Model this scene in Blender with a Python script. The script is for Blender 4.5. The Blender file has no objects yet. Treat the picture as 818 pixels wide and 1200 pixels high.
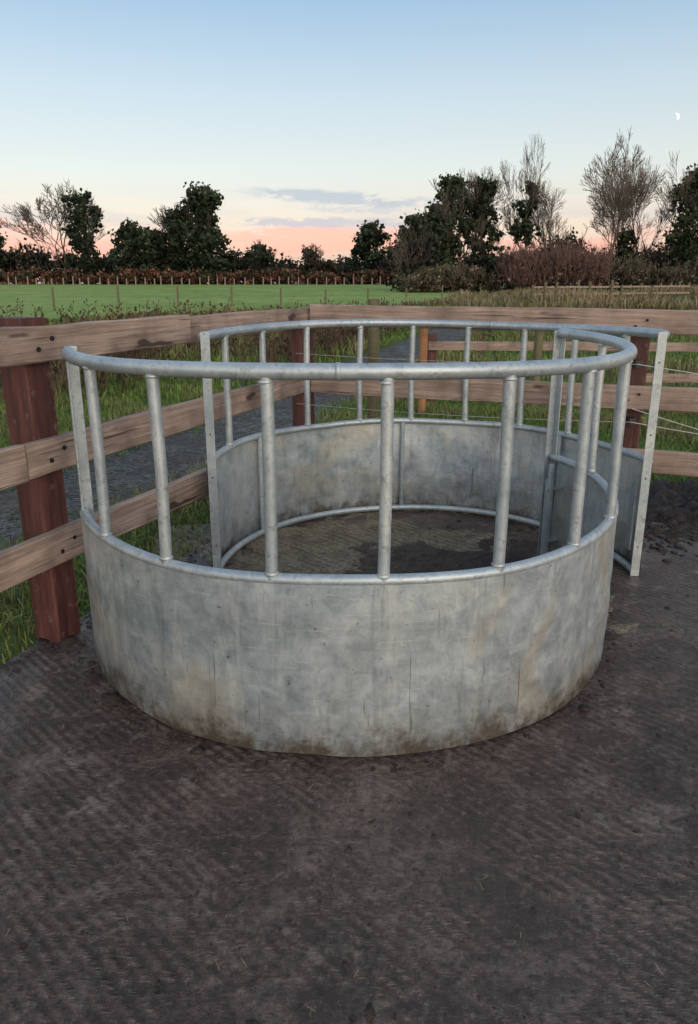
import bpy, math, random
import numpy as np
from mathutils import Vector, Matrix, noise
random.seed(7); rng=np.random.default_rng(7)
S=bpy.context.scene
S.view_settings.view_transform='Standard'; S.view_settings.look='None'; S.view_settings.exposure=0

# ------------------------------------------------------------ helpers
def link(o,parent=None):
    S.collection.objects.link(o)
    if parent: o.parent=parent
    return o
def empty(name):
    e=bpy.data.objects.new(name,None); S.collection.objects.link(e); return e
def obj(name,verts,faces,mat,parent=None,smooth=False,col=None):
    me=bpy.data.meshes.new(name)
    verts=np.asarray(verts,dtype=np.float32)
    if isinstance(faces,np.ndarray):
        n,k=faces.shape
        me.vertices.add(len(verts)); me.vertices.foreach_set('co',verts.ravel())
        me.loops.add(n*k); me.loops.foreach_set('vertex_index',faces.astype(np.int32).ravel())
        me.polygons.add(n); me.polygons.foreach_set('loop_start',np.arange(0,n*k,k,dtype=np.int32))
        me.polygons.foreach_set('loop_total',np.full(n,k,dtype=np.int32))
        me.update(calc_edges=True)
    else:
        me.from_pydata([tuple(map(float,v)) for v in verts],[],faces); me.update()
    if smooth: me.polygons.foreach_set('use_smooth',np.ones(len(me.polygons),dtype=bool))
    if col is not None:
        a=me.color_attributes.new('tint','FLOAT_COLOR','POINT')
        c=np.ones((len(verts),4),dtype=np.float32); c[:,:3]=col
        a.data.foreach_set('color',c.ravel())
    me.materials.append(mat)
    o=bpy.data.objects.new(name,me); return link(o,parent)

class NT:
    def __init__(s,name):
        s.m=bpy.data.materials.new(name); s.m.use_nodes=True; s.t=s.m.node_tree
        s.b=s.t.nodes['Principled BSDF']
    def n(s,typ,**k):
        x=s.t.nodes.new(typ)
        for a,v in k.items():
            if a in x.inputs.keys(): x.inputs[a].default_value=v
            else: setattr(x,a,v)
        return x
    def l(s,a,b): s.t.links.new(a,b)
    def obj(s,scale=(1,1,1),rot=(0,0,0)):
        tc=s.n('ShaderNodeTexCoord'); mp=s.n('ShaderNodeMapping')
        mp.inputs['Scale'].default_value=scale; mp.inputs['Rotation'].default_value=rot
        s.l(tc.outputs['Object'],mp.inputs['Vector']); return mp.outputs[0]
    def noise(s,vec,scale,detail=6,rough=.6,dist=0):
        x=s.n('ShaderNodeTexNoise'); x.inputs['Scale'].default_value=scale; x.inputs['Detail'].default_value=min(detail,4)
        x.inputs['Roughness'].default_value=rough; x.inputs['Distortion'].default_value=dist
        s.l(vec,x.inputs['Vector']); return x.outputs['Fac']
    def ramp(s,fac,stops):
        r=s.n('ShaderNodeValToRGB'); e=r.color_ramp.elements
        while len(e)<len(stops): e.new(.5)
        for i,(p,c) in enumerate(stops):
            cc=c if hasattr(c,'__len__') else (c,c,c)
            e[i].position=p; e[i].color=(cc[0],cc[1],cc[2],1)
        s.l(fac,r.inputs[0]); return r.outputs[0]
    def mix(s,f,a,b,bt='MIX'):
        x=s.n('ShaderNodeMix'); x.data_type='RGBA'; x.blend_type=bt
        for i,v in ((0,f),(6,a),(7,b)):
            sock=x.inputs[i]
            if isinstance(v,(int,float)): sock.default_value=v if i==0 else (v,v,v,1)
            elif isinstance(v,tuple): sock.default_value=(*v,1)
            else: s.l(v,sock)
        return x.outputs[2]
    def math(s,op,a,b=0,c=None):
        x=s.n('ShaderNodeMath'); x.operation=op
        for i,v in enumerate((a,b)+(() if c is None else (c,))):
            if isinstance(v,(int,float)): x.inputs[i].default_value=v
            else: s.l(v,x.inputs[i])
        return x.outputs[0]
    def bump(s,h,strength,dist=.01,nrm=None):
        x=s.n('ShaderNodeBump'); x.inputs['Strength'].default_value=strength; x.inputs['Distance'].default_value=dist
        s.l(h,x.inputs['Height'])
        if nrm is not None: s.l(nrm,x.inputs['Normal'])
        return x.outputs[0]
    def done(s,color=None,rough=None,metal=None,nrm=None,spec=None):
        for k,v in (('Base Color',color),('Roughness',rough),('Metallic',metal),('Normal',nrm),('Specular IOR Level',spec)):
            if v is None: continue
            if isinstance(v,(int,float)): s.b.inputs[k].default_value=v
            elif isinstance(v,tuple): s.b.inputs[k].default_value=(*v,1)
            else: s.l(v,s.b.inputs[k])
        return s.m

# ------------------------------------------------------------ materials
def galv(name,sheet=False):
    m=NT(name); v=m.obj()
    big=m.noise(v,1.7,4,.62,.7); fine=m.noise(v,15,4,.8,.4)
    if sheet:
        c=m.ramp(big,[(.32,(.29,.355,.40)),(.46,(.42,.49,.525)),(.57,(.54,.59,.60)),(.70,(.67,.70,.69))])
        c=m.mix(.30,c,m.ramp(fine,[(.34,(.22,.27,.30)),(.66,(.72,.75,.75))]))
        st=m.noise(m.obj((6,6,.9)),1.6,4,.75,.3)
        c=m.mix(m.ramp(st,[(.54,0.),(.68,.45)]),c,(.73,.74,.72))
        st2=m.noise(m.obj((10,10,.9),(.1,.05,0)),1.3,4,.75)
        c=m.mix(m.ramp(st2,[(.55,0.),(.70,.48)]),c,(.23,.27,.295))
        w=m.noise(v,1.5,3,.6,1.2)
        c=m.mix(m.ramp(w,[(.52,0.),(.64,.42)]),c,(.60,.53,.38))
        sc=m.noise(m.obj((2,2,70),(0.6,.45,0)),3.0,3,.6,.4)
        c=m.mix(m.ramp(sc,[(.65,0.),(.68,.5)]),c,(.78,.79,.77))
        sc2=m.noise(m.obj((50,50,2.2),(0.25,-.3,.2)),1.2,3,.6,.4)
        c=m.mix(m.ramp(sc2,[(.67,0.),(.71,.6)]),c,(.13,.14,.15))
        tc=m.n('ShaderNodeTexCoord'); sp=m.n('ShaderNodeSeparateXYZ'); m.l(tc.outputs['Object'],sp.inputs[0])
        z=m.math('ADD',sp.outputs[2],m.math('MULTIPLY',m.math('SUBTRACT',m.noise(v,8,4,.78),.5),.42))
        c=m.mix(m.ramp(z,[(.0,.95),(.035,.68),(.09,.30),(.24,0.)]),c,(.13,.105,.08))
        sp3=m.noise(v,44,4,.65)
        c=m.mix(m.ramp(sp3,[(.66,0.),(.71,.7)]),c,(.12,.10,.08))
        metal=.70
    else:
        c=m.ramp(big,[(.30,(.27,.325,.36)),(.50,(.38,.43,.455)),(.70,(.53,.56,.56))])
        c=m.mix(.35,c,m.ramp(fine,[(.34,(.20,.235,.26)),(.66,(.60,.63,.63))]))
        st2=m.noise(v,30,4,.75)
        c=m.mix(m.ramp(st2,[(.54,0.),(.66,.6)]),c,(.17,.185,.19))
        metal=.5
    r=m.ramp(fine,[(.3,.34),(.7,.56)])
    n=m.bump(fine,.32,.003)
    return m.done(c,r,metal,n)
M_galv=galv('galvanised_tube'); M_sheet=galv('galvanised_sheet',True)

def wood(name,c1,c2,c3,sc=1.):
    m=NT(name); g=m.noise(m.obj((1.2*sc,30*sc,30*sc)),1.7,5,.7,.5)
    c=m.ramp(g,[(.28,c1),(.5,c2),(.72,c3)])
    p=m.noise(m.obj(),3.5,5,.6); c=m.mix(m.ramp(p,[(.42,0.),(.68,.65)]),c,tuple(x*.5 for x in c1))
    kn=m.noise(m.obj((2.5,9,9)),1.4,2,.5); c=m.mix(m.ramp(kn,[(.68,0.),(.73,.85)]),c,(.035,.02,.015))
    crk=m.noise(m.obj((1.5,70,70)),1.2,3,.6); c=m.mix(m.ramp(crk,[(.63,0.),(.68,.85)]),c,(.03,.022,.02))
    return m.done(c,m.ramp(g,[(.2,.65),(.8,.9)]),0.,m.bump(m.mix(.5,g,crk),.9,.008),.3)
M_rail=wood('weathered_rail',(.17,.12,.10),(.31,.225,.18),(.46,.35,.285))
M_stake=wood('stake_timber',(.10,.085,.045),(.16,.14,.07),(.22,.20,.12))
M_stake2=wood('orange_stake_timber',(.22,.10,.04),(.32,.16,.07),(.38,.22,.1))
m=NT('red_brown_post'); v=m.obj((9,9,1.0)); g=m.noise(v,3,5,.7,.3)
c=m.ramp(g,[(.3,(.035,.012,.010)),(.55,(.085,.027,.022)),(.75,(.15,.058,.045))])
c=m.mix(m.ramp(m.noise(m.obj(),14,5,.7),[(.60,0.),(.68,.6)]),c,(.17,.12,.09))
M_post=m.done(c,m.ramp(g,[(.2,.5),(.8,.75)]),0.,m.bump(g,.8,.008),.4)
M_dark=NT('dark_bolt').done((.02,.018,.016),.6,.5)
M_hole=NT('bolt_hole').done((.09,.09,.085),.7,.2)
M_wire=NT('pale_wire').done((.50,.50,.48),.5,.2)
M_black=NT('black_insulator').done((.012,.012,.012),.5,0.)

def ridges(m,v,pitch,dirx,diry,warpamt):
    ang=math.atan2(diry,dirx)
    vr=m.obj((1,1,1),(0,0,-ang))
    warp=m.noise(v,1.3,2,.5)
    sep=m.n('ShaderNodeSeparateXYZ'); m.l(vr,sep.inputs[0])
    yy=m.math('ADD',sep.outputs[1],m.math('MULTIPLY',warp,warpamt))
    r=m.math('SINE',m.math('MULTIPLY',yy,2*math.pi/pitch))
    r=m.math('ADD',m.math('MULTIPLY',r,.5),.5)
    brk=m.ramp(m.noise(m.obj((1.6,12,1),(0,0,-ang)),1.3,4,.75),[(.38,.1),(.56,1.)])
    return r,brk
m=NT('tamped_wet_concrete'); v=m.obj()
r_,brk=ridges(m,v,.033,1.,-.95,.03)
wear=m.ramp(m.noise(v,2.1,4,.7,.5),[(.40,.10),(.56,1.)])
rg=m.math('MULTIPLY',m.math('MULTIPLY',r_,wear),brk)
big=m.noise(v,.8,4,.62,.4); mid=m.noise(v,4.5,5,.80,.4); fin=m.noise(v,36,5,.88)
c=m.ramp(big,[(.35,(.036,.021,.0155)),(.5,(.058,.036,.027)),(.62,(.115,.083,.067))])
c=m.mix(.6,c,m.ramp(mid,[(.34,(.017,.0095,.0075)),(.5,(.055,.033,.025)),(.66,(.175,.132,.108))]))
c=m.mix(m.math('MULTIPLY',rg,.40),c,(.15,.108,.086))
c=m.mix(m.ramp(fin,[(.38,.8),(.5,0.)]),c,(.012,.007,.006))
c=m.mix(m.ramp(fin,[(.56,0.),(.68,.6)]),c,(.22,.175,.145))
pp=m.noise(v,7.5,5,.75,.2); pm=m.noise(v,1.4,3,.5)
c=m.mix(m.math('MULTIPLY',m.ramp(pp,[(.56,0.),(.66,.5)]),m.ramp(pm,[(.44,0.),(.60,1.)])),c,(.25,.205,.165))
wet=m.noise(v,1.7,4,.7,.8)
r=m.mix(.35,m.ramp(wet,[(.40,.20),(.60,.55)]),m.ramp(fin,[(.3,.25),(.7,.8)]))
h=m.math('ADD',m.math('MULTIPLY',rg,.50),m.math('ADD',m.math('MULTIPLY',mid,1.0),m.math('MULTIPLY',fin,.55)))
M_conc=m.done(c,r,0.,m.bump(h,1.,.015),.5)

m=NT('wet_mud'); v=m.obj(); a=m.noise(v,12,5,.8,.5); b=m.noise(v,60,4,.75)
M_mud=m.done(m.ramp(a,[(.3,(.018,.011,.008)),(.7,(.07,.047,.035))]),m.ramp(b,[(.3,.3),(.7,.8)]),0.,m.bump(m.mix(.5,a,b),1.,.04),.4)
m=NT('brown_floor_dirt'); v=m.obj(); a=m.noise(v,6,5,.8,.5); b=m.noise(v,50,5,.8)
r_,brk=ridges(m,v,.05,1.,-.95,.03); rg=m.math('MULTIPLY',r_,brk)
c=m.ramp(a,[(.32,(.08,.058,.036)),(.68,(.28,.235,.165))]); c=m.mix(m.math('MULTIPLY',rg,.4),c,(.33,.285,.205)); c=m.mix(m.ramp(b,[(.38,.8),(.5,0.)]),c,(.03,.02,.014))
M_floor=m.done(c,.75,0.,m.bump(m.math('ADD',rg,m.math('ADD',a,b)),1.,.014),.3)
m=NT('rough_grass_ground'); v=m.obj(); a=m.noise(v,.35,5,.65,.3); b=m.noise(v,7,5,.8)
c=m.ramp(a,[(.3,(.055,.085,.022)),(.48,(.085,.125,.032)),(.62,(.105,.10,.045)),(.75,(.12,.085,.05))])
c=m.mix(.55,c,m.ramp(b,[(.3,(.02,.028,.01)),(.7,(.13,.15,.05))]))
M_ground=m.done(c,.95,0.,None,.1)
m=NT('pasture'); v=m.obj(); a=m.noise(m.obj((.5,2,1)),.06,4,.65,.3); b=m.noise(m.obj((1,.35,1)),.9,5,.8)
c=m.ramp(a,[(.38,(.15,.24,.05)),(.5,(.21,.30,.075)),(.62,(.29,.33,.11))])
c=m.mix(.5,c,m.ramp(b,[(.38,(.11,.17,.035)),(.62,(.30,.37,.12))]))
M_field=m.done(c,.95,0.,None,.1)
m=NT('wet_gravel'); v=m.obj(); vo=m.n('ShaderNodeTexVoronoi'); vo.inputs['Scale'].default_value=24; m.l(v,vo.inputs['Vector'])
a=m.noise(v,2.2,5,.75,.4)
c=m.mix(.4,m.ramp(a,[(.40,(.014,.011,.009)),(.52,(.048,.039,.032)),(.64,(.12,.098,.075))]),m.ramp(vo.outputs['Color'],[(.2,(.010,.008,.007)),(.8,(.14,.12,.10))]))
M_track=m.done(c,m.ramp(a,[(.42,.15),(.54,.85)]),0.,m.bump(vo.outputs['Distance'],1.,.03),.35)

def tint(name,rough=.8,spec=.2):
    m=NT(name); at=m.n('ShaderNodeAttribute'); at.attribute_name='tint'
    return m.done(at.outputs['Color'],rough,0.,None,spec)
M_grass=tint('grass_blades',.6); M_leaf=tint('leaves',.75,.12); M_bark=tint('bark_and_twigs',.9,.05)
M_weed=tint('dead_weeds',.9,.05); M_straw=tint('straw_bits',.8)

# ------------------------------------------------------------ camera
cam=bpy.data.cameras.new('camera'); co=bpy.data.objects.new('camera',cam); link(co)
cam.sensor_fit='VERTICAL'; cam.sensor_height=36; cam.lens=24.87; cam.shift_y=-.0275
cam.clip_end=3000; cam.clip_start=.05
co.location=(0,0,1.45); co.rotation_euler=(math.radians(90-15.8),0,0); S.camera=co

# ------------------------------------------------------------ world + sun
w=bpy.data.worlds.new('World'); S.world=w; w.use_nodes=True; t=w.node_tree; t.nodes.clear()
class W(NT):
    def __init__(s,t): s.t=t
W_=W(t)
out=t.nodes.new('ShaderNodeOutputWorld')
sky=t.nodes.new('ShaderNodeTexSky'); sky.sky_type='NISHITA'; sky.sun_disc=False
SE,SA=math.radians(14),math.radians(152)
sky.sun_elevation=SE; sky.sun_rotation=SA; sky.air_density=1.0; sky.dust_density=1.5
bg1=t.nodes.new('ShaderNodeBackground'); bg1.inputs[1].default_value=.05; t.links.new(sky.outputs[0],bg1.inputs[0])
tc=t.nodes.new('ShaderNodeTexCoord'); sp=t.nodes.new('ShaderNodeSeparateXYZ'); t.links.new(tc.outputs['Generated'],sp.inputs[0])
X,Y,Z=sp.outputs
base=W_.ramp(Z,[(0,(.52,.37,.38)),(.035,(.68,.43,.38)),(.07,(.76,.57,.45)),(.135,(.64,.64,.58)),(.225,(.49,.57,.61)),(.32,(.29,.43,.57)),(.6,(.21,.34,.50)),(1.,(.22,.34,.52))])
def mapv(sx,sy,sz,off=(0,0,0)):
    mp=t.nodes.new('ShaderNodeMapping'); mp.inputs['Scale'].default_value=(sx,sy,sz); mp.inputs['Location'].default_value=off
    t.links.new(tc.outputs['Generated'],mp.inputs[0]); return mp.outputs[0]
def gauss(val,c,s):
    d=W_.math('DIVIDE',W_.math('SUBTRACT',val,c),s)
    return W_.math('EXPONENT',W_.math('MULTIPLY',W_.math('MULTIPLY',d,d),-1.))
n1=W_.noise(mapv(5,5,34,(3.1,0,.7)),1.0,5,.6,.5)
n2=W_.ramp(W_.noise(mapv(15,15,64),1.0,5,.72,.8),[(.40,0.),(.60,1.)])
fy=W_.ramp(Y,[(.4,0.),(.6,1.)])
band=W_.ramp(Z,[(.0,.3),(.03,1.),(.07,.9),(.095,.15),(.15,0.)])
cm=W_.math('MULTIPLY',W_.ramp(n1,[(.42,0.),(.54,1.)]),band)
ccol=W_.ramp(Z,[(.0,(.62,.28,.32)),(.045,(.92,.33,.27)),(.062,(.85,.38,.34)),(.075,(.48,.37,.45)),(.12,(.40,.40,.46))])
base=W_.mix(W_.math('MULTIPLY',cm,.75),base,ccol)
def cloud(base,cx,sx,cz,sz,lo,hi,amt,col,tilt=0.):
    zz=W_.math('ADD',Z,W_.math('MULTIPLY',X,tilt)) if tilt else Z
    g_=W_.math('MULTIPLY',W_.math('MULTIPLY',gauss(X,cx,sx),gauss(zz,cz,sz)),fy)
    g_=W_.math('MULTIPLY',g_,W_.math('ADD',W_.math('MULTIPLY',n2,1.),.28))
    return W_.mix(W_.ramp(g_,[(lo,0.),(hi,amt)]),base,col)
base=cloud(base,-.04,.16,.058,.020,.22,.62,.95,(.97,.38,.30))
base=cloud(base,-.50,.12,.066,.012,.20,.62,.8,(.92,.38,.32))
base=cloud(base,-.03,.17,.078,.0065,.18,.60,.9,(.43,.37,.46))
base=cloud(base,.02,.075,.094,.005,.18,.60,.7,(.45,.42,.48),.04)
base=cloud(base,-.003,.125,.107,.0085,.18,.62,.9,(.37,.37,.44),.06)
gl=t.nodes.new('ShaderNodeMapRange'); gl.inputs[1].default_value=.25; gl.inputs[2].default_value=-1.; t.links.new(Y,gl.inputs[0])
gz=t.nodes.new('ShaderNodeMapRange'); gz.inputs[1].default_value=.95; gz.inputs[2].default_value=.0; t.links.new(Z,gz.inputs[0])
g=W_.math('MULTIPLY',gl.outputs[0],gz.outputs[0])
bgc=W_.mix(g,base,(1.95,1.75,1.56))
bg2=t.nodes.new('ShaderNodeBackground'); t.links.new(bgc,bg2.inputs[0]); bg2.inputs[1].default_value=1.0
ad=t.nodes.new('ShaderNodeAddShader'); t.links.new(bg1.outputs[0],ad.inputs[0]); t.links.new(bg2.outputs[0],ad.inputs[1]); t.links.new(ad.outputs[0],out.inputs[0])
sl=bpy.data.lights.new('sun','SUN'); sl.energy=.9; sl.angle=math.radians(40); sl.color=(1,.90,.78)
so=bpy.data.objects.new('sun',sl); link(so)
sd=Vector((math.sin(SA)*math.cos(SE+.3),math.cos(SA)*math.cos(SE+.3),math.sin(SE+.3)))
so.rotation_euler=sd.to_track_quat('Z','Y').to_euler()

mm=NT('moon'); mm.b.inputs['Emission Color'].default_value=(1,.98,.92,1); mm.b.inputs['Emission Strength'].default_value=.5
mm.m.cycles.emission_sampling='NONE'
md=Vector((.462,1.1034,.2268)).normalized(); mc=Vector((0,0,1.45))+md*1500
rt=md.cross(Vector((0,0,1))).normalized(); up=rt.cross(md)
vs=[];N=14
for i in range(N+1):
    a=-math.pi/2+math.pi*i/N
    for k in (1.,.25): vs.append(mc+(rt*math.cos(a)*k+up*math.sin(a))*6.5)
rot=Matrix.Rotation(math.radians(-20),4,md)
vs=[mc+rot@(q-mc) for q in vs]
obj('moon',vs,[(2*i,2*i+1,2*i+3,2*i+2) for i in range(N)],mm.m)

# ------------------------------------------------------------ layout
def zg(y): return -.06+np.clip((np.asarray(y,dtype=float)-30)*.0100,0,1.45)
L=np.array([-1.22,2.74]); C=np.array([-.32,4.93]); R=np.array([1.97,4.16])
d1=(C-L)/np.linalg.norm(C-L); d2=(R-C)/np.linalg.norm(R-C)
n1_=np.array([d1[1],-d1[0]]); n2_=np.array([d2[1],-d2[0]])   # inward normals
TR=[(-4.2,-1.),(-3.3,2.0),(-2.45,4.3),(-1.83,5.7),(-1.16,7.3),(.0,12.),(2.03,18.8),(5.5,32.),(9.,45.)]
tx=np.array([p[0] for p in TR]); ty=np.array([p[1] for p in TR])
def tcx(y): return np.interp(y,ty,tx)
gx=np.concatenate([np.linspace(-900,-40,12),np.linspace(-36,36,30),np.linspace(40,900,12)])
gy=np.concatenate([np.linspace(-60,-2,6),np.linspace(0,30,11),np.linspace(40,175,28),np.linspace(200,1500,10)])
GX,GY=np.meshgrid(gx,gy)
GZ=zg(GY)
V=np.stack([GX.ravel(),GY.ravel(),GZ.ravel()],1); nx=len(gx)
F=np.array([(j*nx+i,j*nx+i+1,(j+1)*nx+i+1,(j+1)*nx+i) for j in range(len(gy)-1) for i in range(nx-1)])
obj('ground',V,F,M_ground)
vs=[];fs=[]
for i,y in enumerate(np.linspace(30,172,60)):
    xr=np.interp(y,[30,47,70,172],[-14,4,10,34])
    vs+=[(-170,y,float(zg(y))+.01),(xr,y,float(zg(y))+.01)]
    if i: fs.append((2*i-2,2*i-1,2*i+1,2*i))
obj('field',vs,fs,M_field)
vs=[];fs=[];ys=np.linspace(-1,30,80)
for i,y in enumerate(ys):
    for k,s in enumerate((-1,1)):
        wv=.58+.14*noise.noise(Vector((y*.9,s*3.,0)))
        vs.append((tcx(y)+s*wv*1.12,y-s*.3,-.052))
    if i: fs.append((2*i-2,2*i-1,2*i+1,2*i))
obj('gravel_track',vs,fs,M_track)
off=.05
Cc=C-n1_*off-n2_*off
P=[Cc, Cc-d1*11, Cc-d1*11+d2*14, Cc+d2*14]
vs=[(p[0],p[1],0.) for p in P]+[(p[0],p[1],-.15) for p in P]
obj('concrete_pad',vs,[(0,1,2,3),(0,4,5,1),(1,5,6,2),(2,6,7,3),(3,7,4,0)],M_conc)
def patch(name,cx,cy,rx,ry,rz,z0,mat,hgt=.02,seed=0,rot=0,n=40):
    vs=[];fs=[]
    for j in range(n+1):
        for i in range(n+1):
            u=(i/n*2-1);v=(j/n*2-1)
            x=u*rx*1.15;y=v*ry*1.15
            e=math.hypot(u*1.15,v*1.15)
            q=noise.noise(Vector((x*2.3,y*2.3,seed)))*.55+noise.noise(Vector((x*7,y*7,seed+3)))*.35+noise.noise(Vector((x*19,y*19,seed+3)))*.2
            m_=1.0-e+q
            z=z0+(min(m_*.9,.35)/.35*hgt)*(0.35+.8*abs(noise.noise(Vector((x*13,y*13,seed))))+.5*abs(noise.noise(Vector((x*31,y*31,seed))))) if m_>0 else z0-.03
            X_=cx+x*math.cos(rot)-y*math.sin(rot);Y_=cy+x*math.sin(rot)+y*math.cos(rot)
            vs.append((X_,Y_,z))
    for j in range(n):
        for i in range(n):
            a=j*(n+1)+i; fs.append((a,a+1,a+n+2,a+n+1))
    return obj(name,vs,fs,mat,smooth=True)
rb=math.atan2(d2[1],d2[0])
patch('mud_bank',2.75,4.38,1.6,.70,0,-.045,M_mud,.11,2,rb,100)

# ------------------------------------------------------------ ring feeder
def tube(path,r,n=14,caps=True,jit=0):
    path=[Vector(p) for p in path]; V=[];F=[]
    up0=Vector((0,0,1))
    for i,p in enumerate(path):
        tdir=(path[min(i+1,len(path)-1)]-path[max(i-1,0)]).normalized()
        ref=up0 if abs(tdir.z)<.9 else Vector((1,0,0))
        a=tdir.cross(ref).normalized(); b=a.cross(tdir)
        rr=r if not hasattr(r,'__len__') else r[i]
        for k in range(n):
            th=2*math.pi*k/n; V.append(p+(a*math.cos(th)+b*math.sin(th))*rr)
    for i in range(len(path)-1):
        for k in range(n): F.append((i*n+k,i*n+(k+1)%n,(i+1)*n+(k+1)%n,(i+1)*n+k))
    if caps: F.append(tuple(range(n))[::-1]); F.append(tuple((len(path)-1)*n+k for k in range(n)))
    return V,F
class Bag:
    def __init__(s): s.V=[];s.F=[]
    def add(s,vf):
        o=len(s.V); s.V+= list(vf[0]); s.F+=[tuple(i+o for i in f) for f in vf[1]]
    def box(s,c,ax,ay,az,hx,hy,hz):
        c=Vector(c);V=[c+ax*(hx*i)+ay*(hy*j)+az*(hz*k) for i in(-1,1) for j in(-1,1) for k in(-1,1)]
        s.add((V,[(0,1,3,2),(4,6,7,5),(0,4,5,1),(2,3,7,6),(0,2,6,4),(1,5,7,3)]))
feeder=empty('cattle_ring_feeder')
ZT,ZS=1.213,.600
def half(tag,cx,cy,Rr,a0,a1,seed):
    def pt(a,r,z): 
        wob=.006*math.sin(a*5+seed)
        return Vector((cx+(r+wob)*math.cos(a),cy+(r+wob)*math.sin(a),z))
    n=110; A=[a0+(a1-a0)*i/n for i in range(n+1)]
    V,F=tube([pt(a,Rr-.012,ZT+.006*math.sin(a*3+seed)) for a in A],.0235,16)
    obj(tag+'_top_rail',V,F,M_galv,feeder,True)
    V,F=tube([pt(a,Rr-.012,ZS+.004*math.sin(a*7+seed)) for a in A],.0185,14)
    obj(tag+'_middle_rail',V,F,M_galv,feeder,True)
    V,F=tube([pt(a,Rr-.026,.022) for a in A],.019,12)
    obj(tag+'_bottom_rail',V,F,M_galv,feeder,True)
    nz=22; V=[];F=[]; nn=260
    for layer in (0,1):
        for j in range(nz+1):
            z=.008+(ZS-.008)*j/nz
            for i in range(nn+1):
                a=a0+(a1-a0)*i/nn
                q=Vector((a*2.6+seed*5,z*2.2,seed)); edge=math.sin(math.pi*j/nz)
                dd=(noise.noise(q)*.014+noise.noise(q*2.7)*.006+noise.noise(q*7)*.0018)*edge
                zz=z+(.010*noise.noise(Vector((a*5,seed,0)))if j==0 else 0)
                V.append(pt(a,Rr+.004+dd-layer*.003,zz))
    w_=nn+1; m_=(nz+1)*w_
    for j in range(nz):
        for i in range(nn):
            a=j*w_+i; F.append((a,a+1,a+w_+1,a+w_)); a+=m_; F.append((a,a+w_,a+w_+1,a+1))
    obj(tag+'_sheet',V,F,M_sheet,feeder,True)
    b=Bag(); nb=10
    for k in range(1,nb):
        a=a0+(a1-a0)*k/nb
        a+= .008*math.sin(k*2.7+seed)
        b.add(tube([pt(a,Rr-.012,ZS),pt(a+.004,Rr-.014,(ZS+ZT)/2),pt(a+.004*math.sin(k*5.),Rr-.012,ZT)],.0185,14,False))
        for zz,rr in ((ZS+.019,.023),(ZT-.024,.023)):
            b.add(tube([pt(a,Rr-.012,zz-.005),pt(a,Rr-.012,zz),pt(a,Rr-.012,zz+.005)],[.0185,rr,.0185],14,False))
    obj(tag+'_uprights',b.V,b.F,M_galv,feeder,True)
    b=Bag()
    for k in (2,5,8):
        a=a0+(a1-a0)*k/nb+.05
        b.add(tube([pt(a,Rr-.022,.02),pt(a,Rr-.022,ZS)],.014,10,False))
    obj(tag+'_lower_stiffeners',b.V,b.F,M_galv,feeder,True)
    b=Bag(); hb=Bag()
    for a,s in ((a0,1),(a1,-1)):
        rad=Vector((math.cos(a),math.sin(a),0)); tan=Vector((-rad.y,rad.x,0))*s
        p=pt(a,Rr-.002,0); z=Vector((0,0,1)); H=(ZT+.018)/2
        b.box(p-rad*.022-tan*.004+z*H,rad,tan,z,.022,.003,H)
        b.box(p+tan*.014+z*H-rad*.004,rad,tan,z,.003,.019,H)
        for zz in (.16,.52,.74,1.09):
            q=p-rad*.024-tan*.0071+z*zz
            hb.add(tube([q,q-tan*.0012],.005,12))
    o=obj(tag+'_end_posts',b.V,b.F,M_galv,feeder)
    bv=o.modifiers.new('b','BEVEL'); bv.width=.0015; bv.segments=2
    obj(tag+'_bolt_holes',hb.V,hb.F,M_hole,feeder)
    a=a0+(a1-a0)*.36
    V,F=tube([pt(a+i*.006,Rr-.012,ZT+.006*math.sin(a*3+seed)) for i in (-1,0,1)],.0255,16)
    obj(tag+'_rail_sleeve',V,F,M_galv,feeder,True)
    return pt
rd=math.radians
ptf=half('front_half',0.0,3.055,1.135,rd(-156.5),rd(24.),0.)
ptb=half('rear_half',.39,3.405,1.10,rd(-1.),rd(180.),2.)
b=Bag(); a=rd(20.5); p=ptf(a,1.135-.06,0)
b.add(tube([p+Vector((0,0,.10)),p+Vector((0,0,.50))],.022,14)); b.add(tube([p+Vector((0,0,.50)),p+Vector((0,0,.58))],.012,10))
rad=Vector((math.cos(a),math.sin(a),0)); tan=Vector((-rad.y,rad.x,0))
for zz in (.18,.46): b.box(p+rad*.03+Vector((0,0,zz)),rad,tan,Vector((0,0,1)),.03,.03,.004)
a=rd(2.); p=ptb(a,1.10-.05,0)
b.box(p+Vector((0,0,.33)),Vector((1,0,0)),Vector((0,1,0)),Vector((0,0,1)),.004,.03,.20)
obj('latch_sleeve',b.V,b.F,M_galv,feeder)

patch('floor_dirt',.12,3.35,.98,.98,0,.001,M_floor,.006,5,.2,60)
patch('mud_patch',.52,3.42,.62,.46,0,.004,M_mud,.03,9,.3,80)

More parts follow.
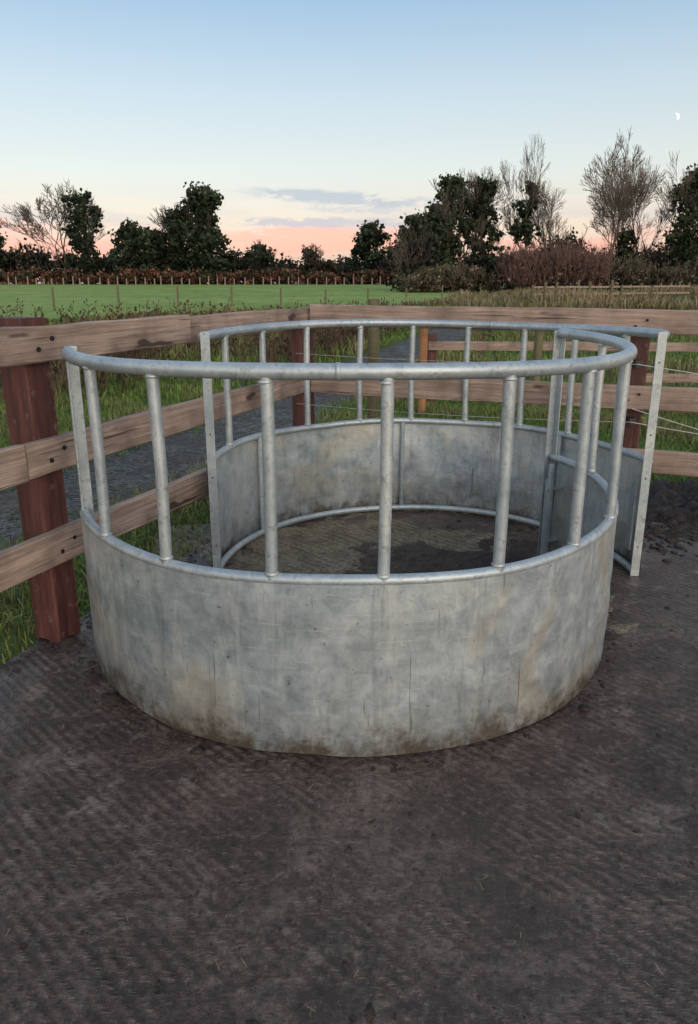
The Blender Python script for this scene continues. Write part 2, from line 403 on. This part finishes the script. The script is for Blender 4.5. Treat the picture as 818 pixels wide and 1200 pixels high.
def blobs(name,pts,sizes,mat,seed=0):
    ico=[(0,0,1),(.894,0,.447),(.276,.851,.447),(-.724,.526,.447),(-.724,-.526,.447),(.276,-.851,.447),(.724,.526,-.447),(-.276,.851,-.447),(-.894,0,-.447),(-.276,-.851,-.447),(.724,-.526,-.447),(0,0,-1)]
    fc=np.array([(0,1,2),(0,2,3),(0,3,4),(0,4,5),(0,5,1),(1,6,2),(2,7,3),(3,8,4),(4,9,5),(5,10,1),(6,7,2),(7,8,3),(8,9,4),(9,10,5),(10,6,1),(11,7,6),(11,8,7),(11,9,8),(11,10,9),(11,6,10)])
    ico=np.array(ico); n=len(pts)
    sc=sizes[:,None,None]*rng.uniform(.5,1.3,(n,12,1))*np.stack([rng.uniform(.7,1.5,n),rng.uniform(.7,1.5,n),rng.uniform(.25,.6,n)],1)[:,None,:]
    V=pts[:,None,:]+ico[None]*sc
    F=(fc[None]+12*np.arange(n)[:,None,None]).reshape(-1,3)
    return obj(name,V.reshape(-1,3),F,mat,smooth=True)
n=4200; px=rng.uniform(-2.5,4,n); py=rng.uniform(.4,4.6,n)
pts=np.stack([px,py,np.zeros(n)],1)
nzv=np.array([noise.noise(Vector((x*1.3,y_*1.3,2.))) for x,y_ in zip(px,py)])
ins=((pts[:,:2]-L)@n1_>.05)&((pts[:,:2]-C)@n2_>.05)&(nzv>-.12)
pts=pts[ins]; blobs('mud_clods',pts,np.minimum(rng.gamma(1.0,.0034,len(pts)),.016)+.001,M_mud)
n=900; u=rng.normal(0,.5,n); vv=np.abs(rng.normal(0,.22,n)); pc=C[None]+d2[None]*(2.35+u)[:,None]+n2_[None]*(vv)[:,None]
pts=np.stack([pc[:,0],pc[:,1],np.zeros(n)+.003],1); blobs('mud_clods.001',pts,rng.gamma(1.2,.007,n)+.002,M_mud)
n=350; a=rng.uniform(0,6.28,n); pts=np.stack([1.15*np.cos(a)*rng.uniform(1,1.05,n),3.055+1.15*np.sin(a)*rng.uniform(1,1.05,n),np.zeros(n)],1)
pts=pts[(pts[:,1]<3.3)]; blobs('mud_clods.002',pts,rng.gamma(1.3,.005,len(pts))+.002,M_mud)
n=900; u=rng.uniform(-3.,2.2,n); vv=rng.gamma(1.1,.05,n)-.04; pc=L[None]+d1[None]*u[:,None]+n1_[None]*vv[:,None]
pts=np.stack([pc[:,0],pc[:,1],np.zeros(n)],1); blobs('mud_clods.003',pts,rng.gamma(1.2,.005,n)+.0015,M_mud)
n=420; px=rng.uniform(-2.0,3,n); py=rng.uniform(.6,4.3,n); a=rng.uniform(0,3.14,n); ln=rng.uniform(.004,.016,n); wd=.0009
dx=np.cos(a)*ln;dy=np.sin(a)*ln;ox=-np.sin(a)*wd;oy=np.cos(a)*wd
z=np.full(n,.006); V=np.stack([np.stack([px-dx-ox,py-dy-oy,z],1),np.stack([px+dx-ox,py+dy-oy,z+.003],1),np.stack([px+dx+ox,py+dy+oy,z+.003],1),np.stack([px-dx+ox,py-dy+oy,z],1)],1).reshape(-1,3)
keep=((np.stack([px,py],1)-L)@n1_>.05)&((np.stack([px,py],1)-C)@n2_>.05)
F=np.arange(4*n).reshape(n,4)[keep]
obj('straw_litter',V,F,M_straw,col=np.repeat(rng.uniform(.4,.9,(n,1))*np.array([[.28,.22,.14]]),4,0))

# ------------------------------------------------------------ timber fence
fence=empty('timber_fence')
def board(name,p0,p1,z0,z1,hh,th,mat,seed,parent):
    p0=np.array(p0);p1=np.array(p1); Ln=float(np.linalg.norm(p1-p0)); ang=math.atan2(p1[1]-p0[1],p1[0]-p0[0])
    n=40;V=[];F=[];bv=.005
    prof=[(-th+bv,-hh),(th-bv,-hh),(th,-hh+bv),(th,hh-bv),(th-bv,hh),(-th+bv,hh),(-th,hh-bv),(-th,-hh+bv)]
    for i in range(n+1):
        x=-Ln/2+Ln*i/n; wy=.006*noise.noise(Vector((x*.8,seed,0))); wz=.010*noise.noise(Vector((x*.9,seed,5)))
        for (a,b) in prof:
            V.append((x,a+wy+.0015*noise.noise(Vector((x*6,a*40,seed))),b+wz+.005*noise.noise(Vector((x*5,b*20,seed+2)))))
    for i in range(n):
        for k in range(8): F.append((i*8+k,(i+1)*8+k,(i+1)*8+(k+1)%8,i*8+(k+1)%8))
    F.append(tuple(range(8))); F.append(tuple(n*8+k for k in range(8))[::-1])
    o=obj(name,V,F,mat,parent); mid=(p0+p1)/2
    o.location=(mid[0],mid[1],(z0+z1)/2); o.rotation_euler=(0,-math.atan2(z1-z0,Ln),ang); return o
def post(name,p,w_,h,mat,rot,parent,z0=-.1,round_=False,lean=(0,0)):
    n=8; V=[];F=[]
    if round_:
        prof=[(math.cos(2*math.pi*k/12)*w_,math.sin(2*math.pi*k/12)*w_) for k in range(12)]
    else:
        b=.007; prof=[(-w_+b,-w_),(w_-b,-w_),(w_,-w_+b),(w_,w_-b),(w_-b,w_),(-w_+b,w_),(-w_,w_-b),(-w_,-w_+b)]
    m_=len(prof)
    for i in range(n+1):
        z=(h-z0)*i/n
        for (a,c) in prof:
            V.append((a+lean[0]*z+.003*noise.noise(Vector((p[0],z*3,a*9))),c+lean[1]*z+.003*noise.noise(Vector((p[1],z*3,c*9))),z-(0 if i<n else .004*abs(a)/w_)))
    for i in range(n):
        for k in range(m_): F.append((i*m_+k,i*m_+(k+1)%m_,(i+1)*m_+(k+1)%m_,(i+1)*m_+k))
    F.append(tuple(n*m_+k for k in range(m_)))
    o=obj(name,V,F,mat,parent); o.location=(p[0],p[1],z0); o.rotation_euler=(0,0,rot); return o
r1=math.atan2(d1[1],d1[0]); hw=.066
post('post_1',L-n1_*.03,hw,1.33,M_post,r1,fence)
post('post_2',L-n1_*.03-d1*2.3,hw,1.33,M_post,r1,fence)
post('corner_post',C,.060,1.27,M_post,r1,fence)
RP=C+d2*2.14
post('post_3',RP-n2_*.03,.062,1.31,M_post,rb,fence)
post('post_4',RP-n2_*.03+d2*2.3,.062,1.31,M_post,rb,fence)
hz=[(1.232,.068),(.806,.070),(.428,.070)]
for i,(z,hh) in enumerate(hz):
    o1=n1_*(-.03+hw+.023)
    js=(.95,-.15,1.2)[i]
    board('left_rail_%da'%(i+1),L-d1*3.0+o1,L+d1*(js-.006)+o1,z-.005,z,hh,.021,M_rail,i*3.1,fence)
    board('left_rail_%db'%(i+1),L+d1*js+o1*1.0,C+o1-d1*.03,z-.004,z+.004,hh*.97,.021,M_rail,i*3.1+7,fence)
    o2=n2_*(.060+.022)
    board('rear_rail_%d'%(i+1),C+o2+d2*.10,C+o2+d2*4.6,z+(.02 if i==0 else 0),z-.01,hh,.019,M_rail,i*3.1+20,fence)
b=Bag()
for z,_ in hz:
    for q,nn_ in ((L,n1_),(C,n1_),):
        for s in (-.03,.03):
            c=q+nn_*(-.03+hw+.044)+d1*s*1.2; b.add(tube([(c[0],c[1],z+s*.6),(c[0]+nn_[0]*.006,c[1]+nn_[1]*.006,z+s*.6)],.009,10))
    for s in (-.03,.03):
        c=RP+n2_*(.085+.018)+d2*s; b.add(tube([(c[0],c[1],z+s*.6),(c[0]+n2_[0]*.006,c[1]+n2_[1]*.006,z+s*.6)],.008,10))
obj('bolts',b.V,b.F,M_dark,fence)
b=Bag(); ib=Bag()
def wire(p,q,sag,r=.0016):
    P=[Vector(p).lerp(Vector(q),i/10)-Vector((0,0,sag*4*(i/10)*(1-i/10))) for i in range(11)]; b.add(tube(P,r,5,False))
for z in (1.0,.66):
    o3=n2_*.12
    wire((*(C+o3),z),(*(RP+o3),z),.02,.0012); wire((*(RP+o3),z),(*(RP+o3+d2*2.5),z-.22),.03,.0025)
    ib.box(Vector((*(RP+n2_*.06),z)),Vector((1,0,0)),Vector((0,1,0)),Vector((0,0,1)),.02,.04,.02)
wire((*(RP+n2_*.12),.74),(*(RP+n2_*.35+d2*2.2),.30),.04,.0025)
obj('electric_wire',b.V,b.F,M_wire,fence); obj('insulators',ib.V,ib.F,M_black,fence)

s1=empty('wooden_stake'); post('shaft',(.19,5.6),.045,1.34,M_stake,0,s1,round_=True)
s2=empty('wooden_stake'); post('shaft',(.87,8.4),.05,1.0,M_stake2,.3,s2,round_=True)
s3=empty('wooden_stake'); post('shaft',(2.35,8.9),.05,1.0,M_stake,.3,s3,round_=True)
pf=empty('paddock_fence')
for i in range(7):
    post('post_%d'%i,(1.05+i*2.1,9.1-i*.15),.05,.85,M_post,.1,pf)
board('rail_1',(1.0,9.02),(14,8.1),.70,.70,.055,.018,M_rail,44,pf)
board('rail_2',(3.6,8.86),(14,8.1),.32,.32,.055,.018,M_rail,47,pf)
ff=empty('far_paddock_fence')
for i in range(16):
    x=13.+i*.95; post('post_%d'%i,(x,52+i*.45+random.uniform(-.3,.3)),.07,random.uniform(1.3,1.8),M_stake,random.random(),ff)
board('rail_1',(13,51.9),(27.2,58.6),1.2,1.25,.07,.02,M_rail,51,ff); board('rail_2',(13,51.9),(27.2,58.6),.7,.75,.07,.02,M_rail,52,ff)
wf=empty('field_wire_fence')
wb=Bag()
P0=Vector((-30,29,0));P1=Vector((7,55,0))
for i in range(14):
    p=P0.lerp(P1,i/13); post('post_%d'%i,(p.x,p.y),.06,random.uniform(1.1,1.4),M_stake,random.random(),wf,round_=True,lean=(random.uniform(-.04,.04),0))
for z in (.5,.85,1.1):
    wb.add(tube([P0+Vector((0,0,z)),P1+Vector((0,0,z+.2))],.004,5,False))
obj('wires',wb.V,wb.F,M_stake,wf)
hf=empty('field_wire_fence')
for i in range(70):
    post('post_%d'%i,(-122+i*1.95+random.uniform(-.3,.3),158+random.uniform(-.3,.3)),.11,random.uniform(1.2,1.8)+1.25,M_rail,0,hf,z0=1.1)

# ------------------------------------------------------------ vegetation
def blades(name,pts,h,wd,col,lean=.5,mat=M_grass):
    n=len(pts); a=rng.uniform(0,6.283,n); la=rng.uniform(0,6.283,n); ll=np.abs(rng.normal(0,lean,n))
    ax=np.stack([np.cos(a),np.sin(a),np.zeros(n)],1)*wd[:,None]*.5
    ld=np.stack([np.cos(la),np.sin(la),np.zeros(n)],1)*(ll*h)[:,None]
    z=np.array([0,0,1.])[None]*h[:,None]
    V=np.stack([pts-ax,pts+ax,pts+ax*.8+ld*.3+z*.55,pts-ax*.8+ld*.3+z*.55,pts+ld+z*.96*np.maximum(.45,1-.4*ll)[:,None]],1).reshape(-1,3)
    i=np.arange(n)*5
    F=np.concatenate([np.stack([i,i+1,i+2],1),np.stack([i,i+2,i+3],1),np.stack([i+3,i+2,i+4],1)])
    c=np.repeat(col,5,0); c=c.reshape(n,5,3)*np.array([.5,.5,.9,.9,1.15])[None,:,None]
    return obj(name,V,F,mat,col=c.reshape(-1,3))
def fbm(p,s,seed):
    return np.array([noise.noise(Vector((x*s,y*s,seed))) for x,y in p[:,:2]])
def outside(p,m_=.06):
    return ((p[:,:2]-L)@n1_<-m_)|((p[:,:2]-C)@n2_<-m_)
def offtrack(p,wd): return np.abs(p[:,0]-tcx(p[:,1]))>wd
def pal(n,patch_,green=(.095,.165,.032),dry=(.25,.21,.10),bias=0.):
    f=np.clip(.28+bias+patch_*1.3+rng.normal(0,.22,n),0,1)[:,None]
    return (np.array(green)*(1-f)+np.array(dry)*f)*rng.uniform(.6,1.35,(n,1))
n=130000; y=1.2+rng.power(1.5,n)*9.5; x=rng.uniform(-1,1,n)*(.58*y+1.2)
p=np.stack([x,y,np.full(n,-.06)],1); nz=fbm(p,1.1,3.)
d=np.abs(p[:,0]-tcx(p[:,1])); k=outside(p,.03)&(d>.42+rng.uniform(0,.35,n)+nz*.35)&(rng.random(n)<.95+nz*.8)
bm=((p[:,:2]-C)@n2_)
k&=~((p[:,0]>1.45)&(bm>-1.0+nz*.5)&(rng.random(n)<.97))
p=p[k];nz=nz[k];n=len(p)
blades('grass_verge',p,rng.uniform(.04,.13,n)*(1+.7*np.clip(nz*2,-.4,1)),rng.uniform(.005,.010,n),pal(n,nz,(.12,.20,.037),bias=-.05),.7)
n=80000; y=9+rng.power(1.3,n)*32; x=rng.uniform(-1,1,n)*(.56*y+1.)
p=np.stack([x,y,zg(y)],1); nz=fbm(p,.28,8.)
rgt=(p[:,0]-tcx(p[:,1]))>0
k=offtrack(p,.8)&~((y>31)&(x<(y-45)*.9)); p=p[k];nz=nz[k];rgt=rgt[k];n=len(p)
hh=np.where(rgt,rng.uniform(.06,.18,n),rng.uniform(.12,.36,n))*(1+.8*np.clip(nz*2,-.5,1))
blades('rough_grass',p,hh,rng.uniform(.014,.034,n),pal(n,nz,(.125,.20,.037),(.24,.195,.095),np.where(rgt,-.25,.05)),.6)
n=45000; y=38+rng.power(1.2,n)*48; x=rng.uniform(-.02,.60,n)*y
p=np.stack([x,y,zg(y)],1); nz=fbm(p,.16,18.); k=(x>(y-47)*.38+3.5)&(rng.random(n)<.35+nz*2.2); p=p[k];nz=nz[k];n=len(p)
blades('dry_rough_growth',p,rng.uniform(.2,.6,n)*(1+np.clip(nz*2.2,-.6,1.1)),rng.uniform(.05,.11,n),pal(n,nz,(.10,.12,.04),(.25,.19,.11),.25),.35)
def stems(name,pts,hmin,hmax,col,r=.006,nb=7,seed=1):
    V=[];F=[];Cc_=[]
    for q in pts:
        h=random.uniform(hmin,hmax); b0=Vector(q); tp=b0+Vector((random.gauss(0,.12),random.gauss(0,.12),1))*h
        c=np.array(col)*random.uniform(.5,1.4)
        def st(a,b,r0):
            o=len(V); s=(b-a).cross(Vector((random.random()-.5,random.random()-.5,.1))).normalized()*r0; s2=s.cross((b-a).normalized())
            V.extend([a-s,a+s,b+s*.5,b-s*.5,a-s2,a+s2,b+s2*.5,b-s2*.5]); F.append((o,o+1,o+2,o+3)); F.append((o+4,o+5,o+6,o+7)); Cc_.extend([c]*8)
        st(b0,tp,r)
        for k in range(nb):
            f=random.uniform(.35,1); a=b0.lerp(tp,f); dr=Vector((random.gauss(0,1),random.gauss(0,1),random.uniform(.3,1.4))).normalized()
            e=a+dr*h*random.uniform(.08,.25); st(a,e,r*.6); st(e,e+dr*.05+Vector((0,0,.03)),r*2.6)
    return obj(name,V,np.array(F),M_weed,col=np.array(Cc_))
pts=[]
while len(pts)<620:
    y=random.uniform(9,30); x=tcx(y)-1.1-abs(random.gauss(0,1))*y*.28
    if noise.noise(Vector((x*.35,y*.2,4)))>-.02: pts.append((x,y,-.06))
stems('dead_weeds',pts,.3,.95,(.11,.08,.055),.010)
pts=[(random.uniform(.10,.42)*y,y,-.06) for y in [random.uniform(14,34) for _ in range(260)]]
pts=[q for q in pts if abs(q[0]-tcx(q[1]))>1.2 and noise.noise(Vector((q[0]*.3,q[1]*.2,9)))>0.05]
stems('dead_weeds',pts,.3,.8,(.16,.125,.08),.012)

# trees
def tree_segs(H,spread,levels,rmin,seed,trunk=.0105,upb=.07,dens=.72):
    rnd=random.Random(seed); segs=[]
    def grow(p,d,Ln,r,lv):
        n=4 if lv<2 else 3; r1=r*.6; pp=p
        for i in range(n):
            ra=r+(r1-r)*i/n; rb_=r+(r1-r)*(i+1)/n
            q=pp+d*(Ln/n); segs.append((pp,q,ra,rb_)); pp=q
            d=(d+Vector((rnd.gauss(0,.13),rnd.gauss(0,.13),rnd.gauss(0,.06)+upb))).normalized()
            if lv<levels and i>=1:
                k=1 if rnd.random()<dens else (2 if lv<2 else 0)
                for _ in range(k): child(pp,d,Ln*rnd.uniform(.5,.75),rb_*.6,lv+1,rnd.uniform(.45,.9)*spread)
        if lv<levels:
            for _ in range(2): child(pp,d,Ln*rnd.uniform(.6,.8),r1*.9,lv+1,rnd.uniform(.15,.5)*spread)
    def child(p,d,Ln,r,lv,ang):
        s=d.cross(Vector((rnd.gauss(0,1),rnd.gauss(0,1),rnd.gauss(0,1)))).normalized()
        nd=(d*math.cos(ang)+s*math.sin(ang)).normalized()
        if nd.z<-.05: nd.z*=-.5
        grow(p,nd.normalized(),Ln,r,lv)
    grow(Vector((0,0,0)),Vector((rnd.gauss(0,.03),rnd.gauss(0,.03),1)).normalized(),1.,1.,0)
    zmax=max(s[1].z for s in segs); k=H/zmax
    return [(a*k,b*k,max(rmin,ra*H*trunk*1.3),max(rmin,rb_*H*trunk*1.3)) for a,b,ra,rb_ in segs]
def seg_mesh(segs,ns=3):
    A=np.array([s[0][:] for s in segs]);B=np.array([s[1][:] for s in segs]);ra=np.array([s[2] for s in segs]);rb_=np.array([s[3] for s in segs])
    d=B-A; d/=np.linalg.norm(d,axis=1)[:,None]+1e-9
    ref=np.where(np.abs(d[:,2:3])<.9,np.array([[0,0,1.]]),np.array([[1.,0,0]])); u=np.cross(d,ref);u/=np.linalg.norm(u,axis=1)[:,None]; w_=np.cross(d,u)
    V=[]
    for rr_,Q in ((ra,A),(rb_,B)):
        for k in range(ns):
            th=2*math.pi*k/ns; V.append(Q+(u*math.cos(th)+w_*math.sin(th))*rr_[:,None])
    V=np.stack(V,1).reshape(-1,3); i=np.arange(len(segs))*2*ns
    F=np.concatenate([np.stack([i+k,i+(k+1)%ns,i+ns+(k+1)%ns,i+ns+k],1) for k in range(ns)])
    return V,F
def leaves(cent,rad,per,size,col,flat=1.,var=.5):
    n=len(cent); m_=n*per
    dirs=rng.normal(0,1,(m_,3)); dirs/=np.linalg.norm(dirs,axis=1)[:,None]
    rr=rng.random(m_)**.5*rng.choice([1.,1.,1.35],m_)
    c=np.repeat(cent,per,0)+dirs*(np.repeat(rad,per)*rr)[:,None]*np.array([1,1,flat])
    u=rng.normal(0,1,(m_,3));u/=np.linalg.norm(u,axis=1)[:,None]; v_=np.cross(u,rng.normal(0,1,(m_,3)));v_/=np.linalg.norm(v_,axis=1)[:,None]
    s=size*rng.uniform(.4,1.2,m_)[:,None]
    V=np.stack([c-u*s*.6,c+v_*s*.45,c+u*s*.6,c-v_*s*.45],1).reshape(-1,3)
    F=np.arange(4*m_).reshape(m_,4)
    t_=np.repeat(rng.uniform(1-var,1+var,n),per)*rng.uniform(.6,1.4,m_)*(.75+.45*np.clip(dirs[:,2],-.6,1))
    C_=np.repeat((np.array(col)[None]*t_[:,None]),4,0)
    return V,F,C_
def merge(parts):
    Vs=[];Fs=[];Cs=[];o=0
    for V,F,c in parts:
        Vs.append(V);Fs.append(F+o);Cs.append(c);o+=len(V)
    return np.concatenate(Vs),np.concatenate(Fs),np.concatenate(Cs)
def tree(name,x,y,H,spread=1.,levels=5,rmin=.03,seed=1,bark=(.12,.10,.085),ivy=None,width=1.,dens=.72):
    segs=tree_segs(H,spread,levels,rmin,seed,dens=dens); V,F=seg_mesh(segs)
    V[:,:2]*=width
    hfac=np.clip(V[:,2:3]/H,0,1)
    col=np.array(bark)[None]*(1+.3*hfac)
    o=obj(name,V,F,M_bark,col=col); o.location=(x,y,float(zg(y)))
    if ivy:
        z0,z1,rad,dn,lc,ls=ivy
        rr=random.Random(seed+5); cs=[];rs=[]
        axis=[s for s in segs if s[2]>H*.0038]
        for _ in range(dn):
            f=rr.random()**.85; zt=(z0+(z1-z0)*f)*H
            near=min(axis,key=lambda s:abs(s[1].z-zt)+rr.random()*H*.14)
            a_=rr.uniform(0,6.283)
            prof=rad*(.35+.80*math.sin(math.pi*min(1,(1-f)*.80+.08)))*max(.25,(.72+1.1*noise.noise(Vector((zt*7./H,seed,math.cos(a_)*.9)))))
            q_=prof*rr.random()**.5*.85
            cs.append((near[1].x*width*.75+math.cos(a_)*q_,near[1].y*width*.75+math.sin(a_)*q_,zt)); rs.append(rad*rr.uniform(.10,.38))
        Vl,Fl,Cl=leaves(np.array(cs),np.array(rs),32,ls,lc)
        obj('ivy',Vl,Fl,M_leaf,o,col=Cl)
    return o
DK=(.032,.044,.026); BR=(.095,.08,.07)
tree('bare_tree',-66,172,23,1.05,5,.045,11,BR,None,1.15,.85)
tree('ivy_clad_tree',-60,168,20.5,.8,4,.05,12,BR,(.05,.93,4.4,110,DK,.85),.7)
tree('ivy_clad_tree',-82,171,15,.9,4,.05,13,BR,(.05,.8,4.,80,DK,.85),1.)
tree('evergreen_tree',-50.5,168,12.8,.7,4,.05,14,BR,(.02,.99,4.6,110,DK,.85),.6)
tree('evergreen_tree',-44,167,11.3,.7,4,.05,15,BR,(.02,.99,5.0,110,DK,.85),.6)
tree('evergreen_tree',-38.6,168,15.5,.6,4,.05,16,BR,(.02,.99,4.0,110,DK,.85),.5)
tree('evergreen_tree',-31,166,19.8,.7,4,.05,17,BR,(.02,.99,6.4,210,(.036,.050,.028),.9),.6)
tree('bare_tree',-40,175,18,1,5,.045,18,BR,None,.9)
tree('bare_tree',-20,172,10,1,4,.05,19,BR,(.05,.8,4,50,DK,.85),1.1)
tree('bare_tree',-8,172,9,1,4,.05,20,BR,(.05,.8,4,40,(.06,.052,.03),.85),1.1)
tree('evergreen_tree',3.4,166,12.5,.7,4,.05,21,BR,(.02,.99,4.6,110,DK,.85),.6)
tree('evergreen_tree',13.0,160,13.5,.8,4,.05,22,BR,(.02,.97,6.,130,(.036,.046,.027),.85),.8)
tree('evergreen_tree',18.0,162,16.5,.8,4,.05,23,BR,(.02,.97,5.,130,DK,.85),.7)
B2=(.12,.10,.082)
tree('ivy_clad_tree',12.4,90,14.2,.75,5,.022,31,B2,(.04,.90,2.6,170,(.040,.055,.028),.42),.75,.7)
tree('ivy_clad_tree',16.9,91,13.6,.75,5,.022,32,B2,(.04,.93,2.4,160,DK,.42),.7,.7)
tree('bare_tree',14.8,94,14.8,.9,5,.020,33,B2,None,.9)
tree('bare_tree',21.8,92,18.0,.75,5,.020,34,B2,(.30,.70,1.9,75,DK,.40),.65,.9)
tree('bare_tree',30.5,88,17.6,.85,5,.024,35,B2,None,.85,.95)
tree('bare_tree',26.2,98,14.5,.9,5,.020,36,B2,None,.8,.8)
tree('bare_tree',35.0,93,16.8,.8,5,.020,47,B2,(.05,.42,2.1,60,(.042,.052,.027),.42),.7,.8)
tree('ivy_clad_tree',39.5,88,15.6,.8,5,.022,38,B2,(.04,.86,3.2,190,(.040,.055,.028),.44),.8,.8)
tree('ivy_clad_tree',45,86,14.2,.8,5,.022,39,B2,(.04,.88,3.3,170,DK,.44),.9,.7)
tree('bare_tree',52,90,16.5,1,5,.022,40,B2,None,1.)
tree('bare_tree',37.5,97,17.,.9,5,.020,41,B2,None,.8,.8)

def hedge(name,x0,x1,y0,y1,hf,n,rad,per,size,cols,twigs=0,tcol=(.12,.09,.07)):
    parts=[]
    for c in cols:
        k=n//len(cols); xs=rng.uniform(x0,x1,k); ys=rng.uniform(y0,y1,k); hh=np.array([hf(v_) for v_ in xs])
        z=rng.random(k)**.8*hh+zg(ys)
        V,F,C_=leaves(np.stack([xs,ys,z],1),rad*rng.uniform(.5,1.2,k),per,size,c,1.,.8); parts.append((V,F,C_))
    if twigs:
        segs=[]
        for _ in range(twigs):
            x=random.uniform(x0,x1); h=hf(x); yy_=random.uniform(y0,y1); b0=Vector((x,yy_,h*random.uniform(.2,.8)+float(zg(yy_)))); d=Vector((random.gauss(0,.35),random.gauss(0,.35),1)).normalized()
            l_=h*random.uniform(.3,.62); e=b0+d*l_; r=size*.07; segs.append((b0,e,r*1.3,r*.7))
            for _2 in range(4):
                q=b0.lerp(e,random.uniform(.3,1)); segs.append((q,q+Vector((random.gauss(0,.5),random.gauss(0,.5),.9)).normalized()*l_*.3,r*.8,r*.5))
        V,F=seg_mesh(segs,3)
        parts.append((V,F,np.array(tcol)[None]*rng.uniform(.6,1.4,(len(V),1))))
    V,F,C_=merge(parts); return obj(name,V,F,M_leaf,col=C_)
nf=lambda s,b,a:(lambda x:b+a*noise.noise(Vector((x*s,b,1.7)))*1.6)
hedge('distant_tree_line',-135,32,174,186,nf(.07,5.8,2.8),800,2.4,30,1.0,[(.034,.043,.028),(.06,.05,.04),(.04,.04,.03)],1200,(.10,.08,.07))
hedge('rust_hedge',-135,20,161,165,nf(.12,2.4,.7),800,1.1,24,.6,[(.15,.062,.04),(.12,.07,.042),(.055,.055,.03)],600,(.15,.08,.06))
hedge('scrub_thicket',6,64,93,104,nf(.16,4.8,2.2),650,1.5,30,.5,[(.036,.042,.025),(.07,.055,.04),(.05,.05,.03)],1300,(.12,.095,.078))
hedge('bramble_thicket',17,28,78,84,nf(.3,3.6,1.),180,1.,24,.3,[(.12,.062,.05),(.11,.08,.06)],1100,(.15,.09,.075))
hedge('bramble_thicket',6,17,82,88,nf(.3,2.2,1.),200,.9,24,.34,[(.07,.07,.035),(.12,.09,.06)],450,(.15,.115,.085))
hedge('bramble_thicket',28,60,80,85,nf(.3,2.8,1.2),420,1.1,24,.36,[(.055,.06,.03),(.10,.075,.05)],800,(.14,.11,.085))
hedge('low_bush',-17.,-11.5,19,22,nf(.6,.9,.4),90,.35,30,.07,[(.03,.035,.018),(.05,.04,.03)],350,(.07,.05,.04))
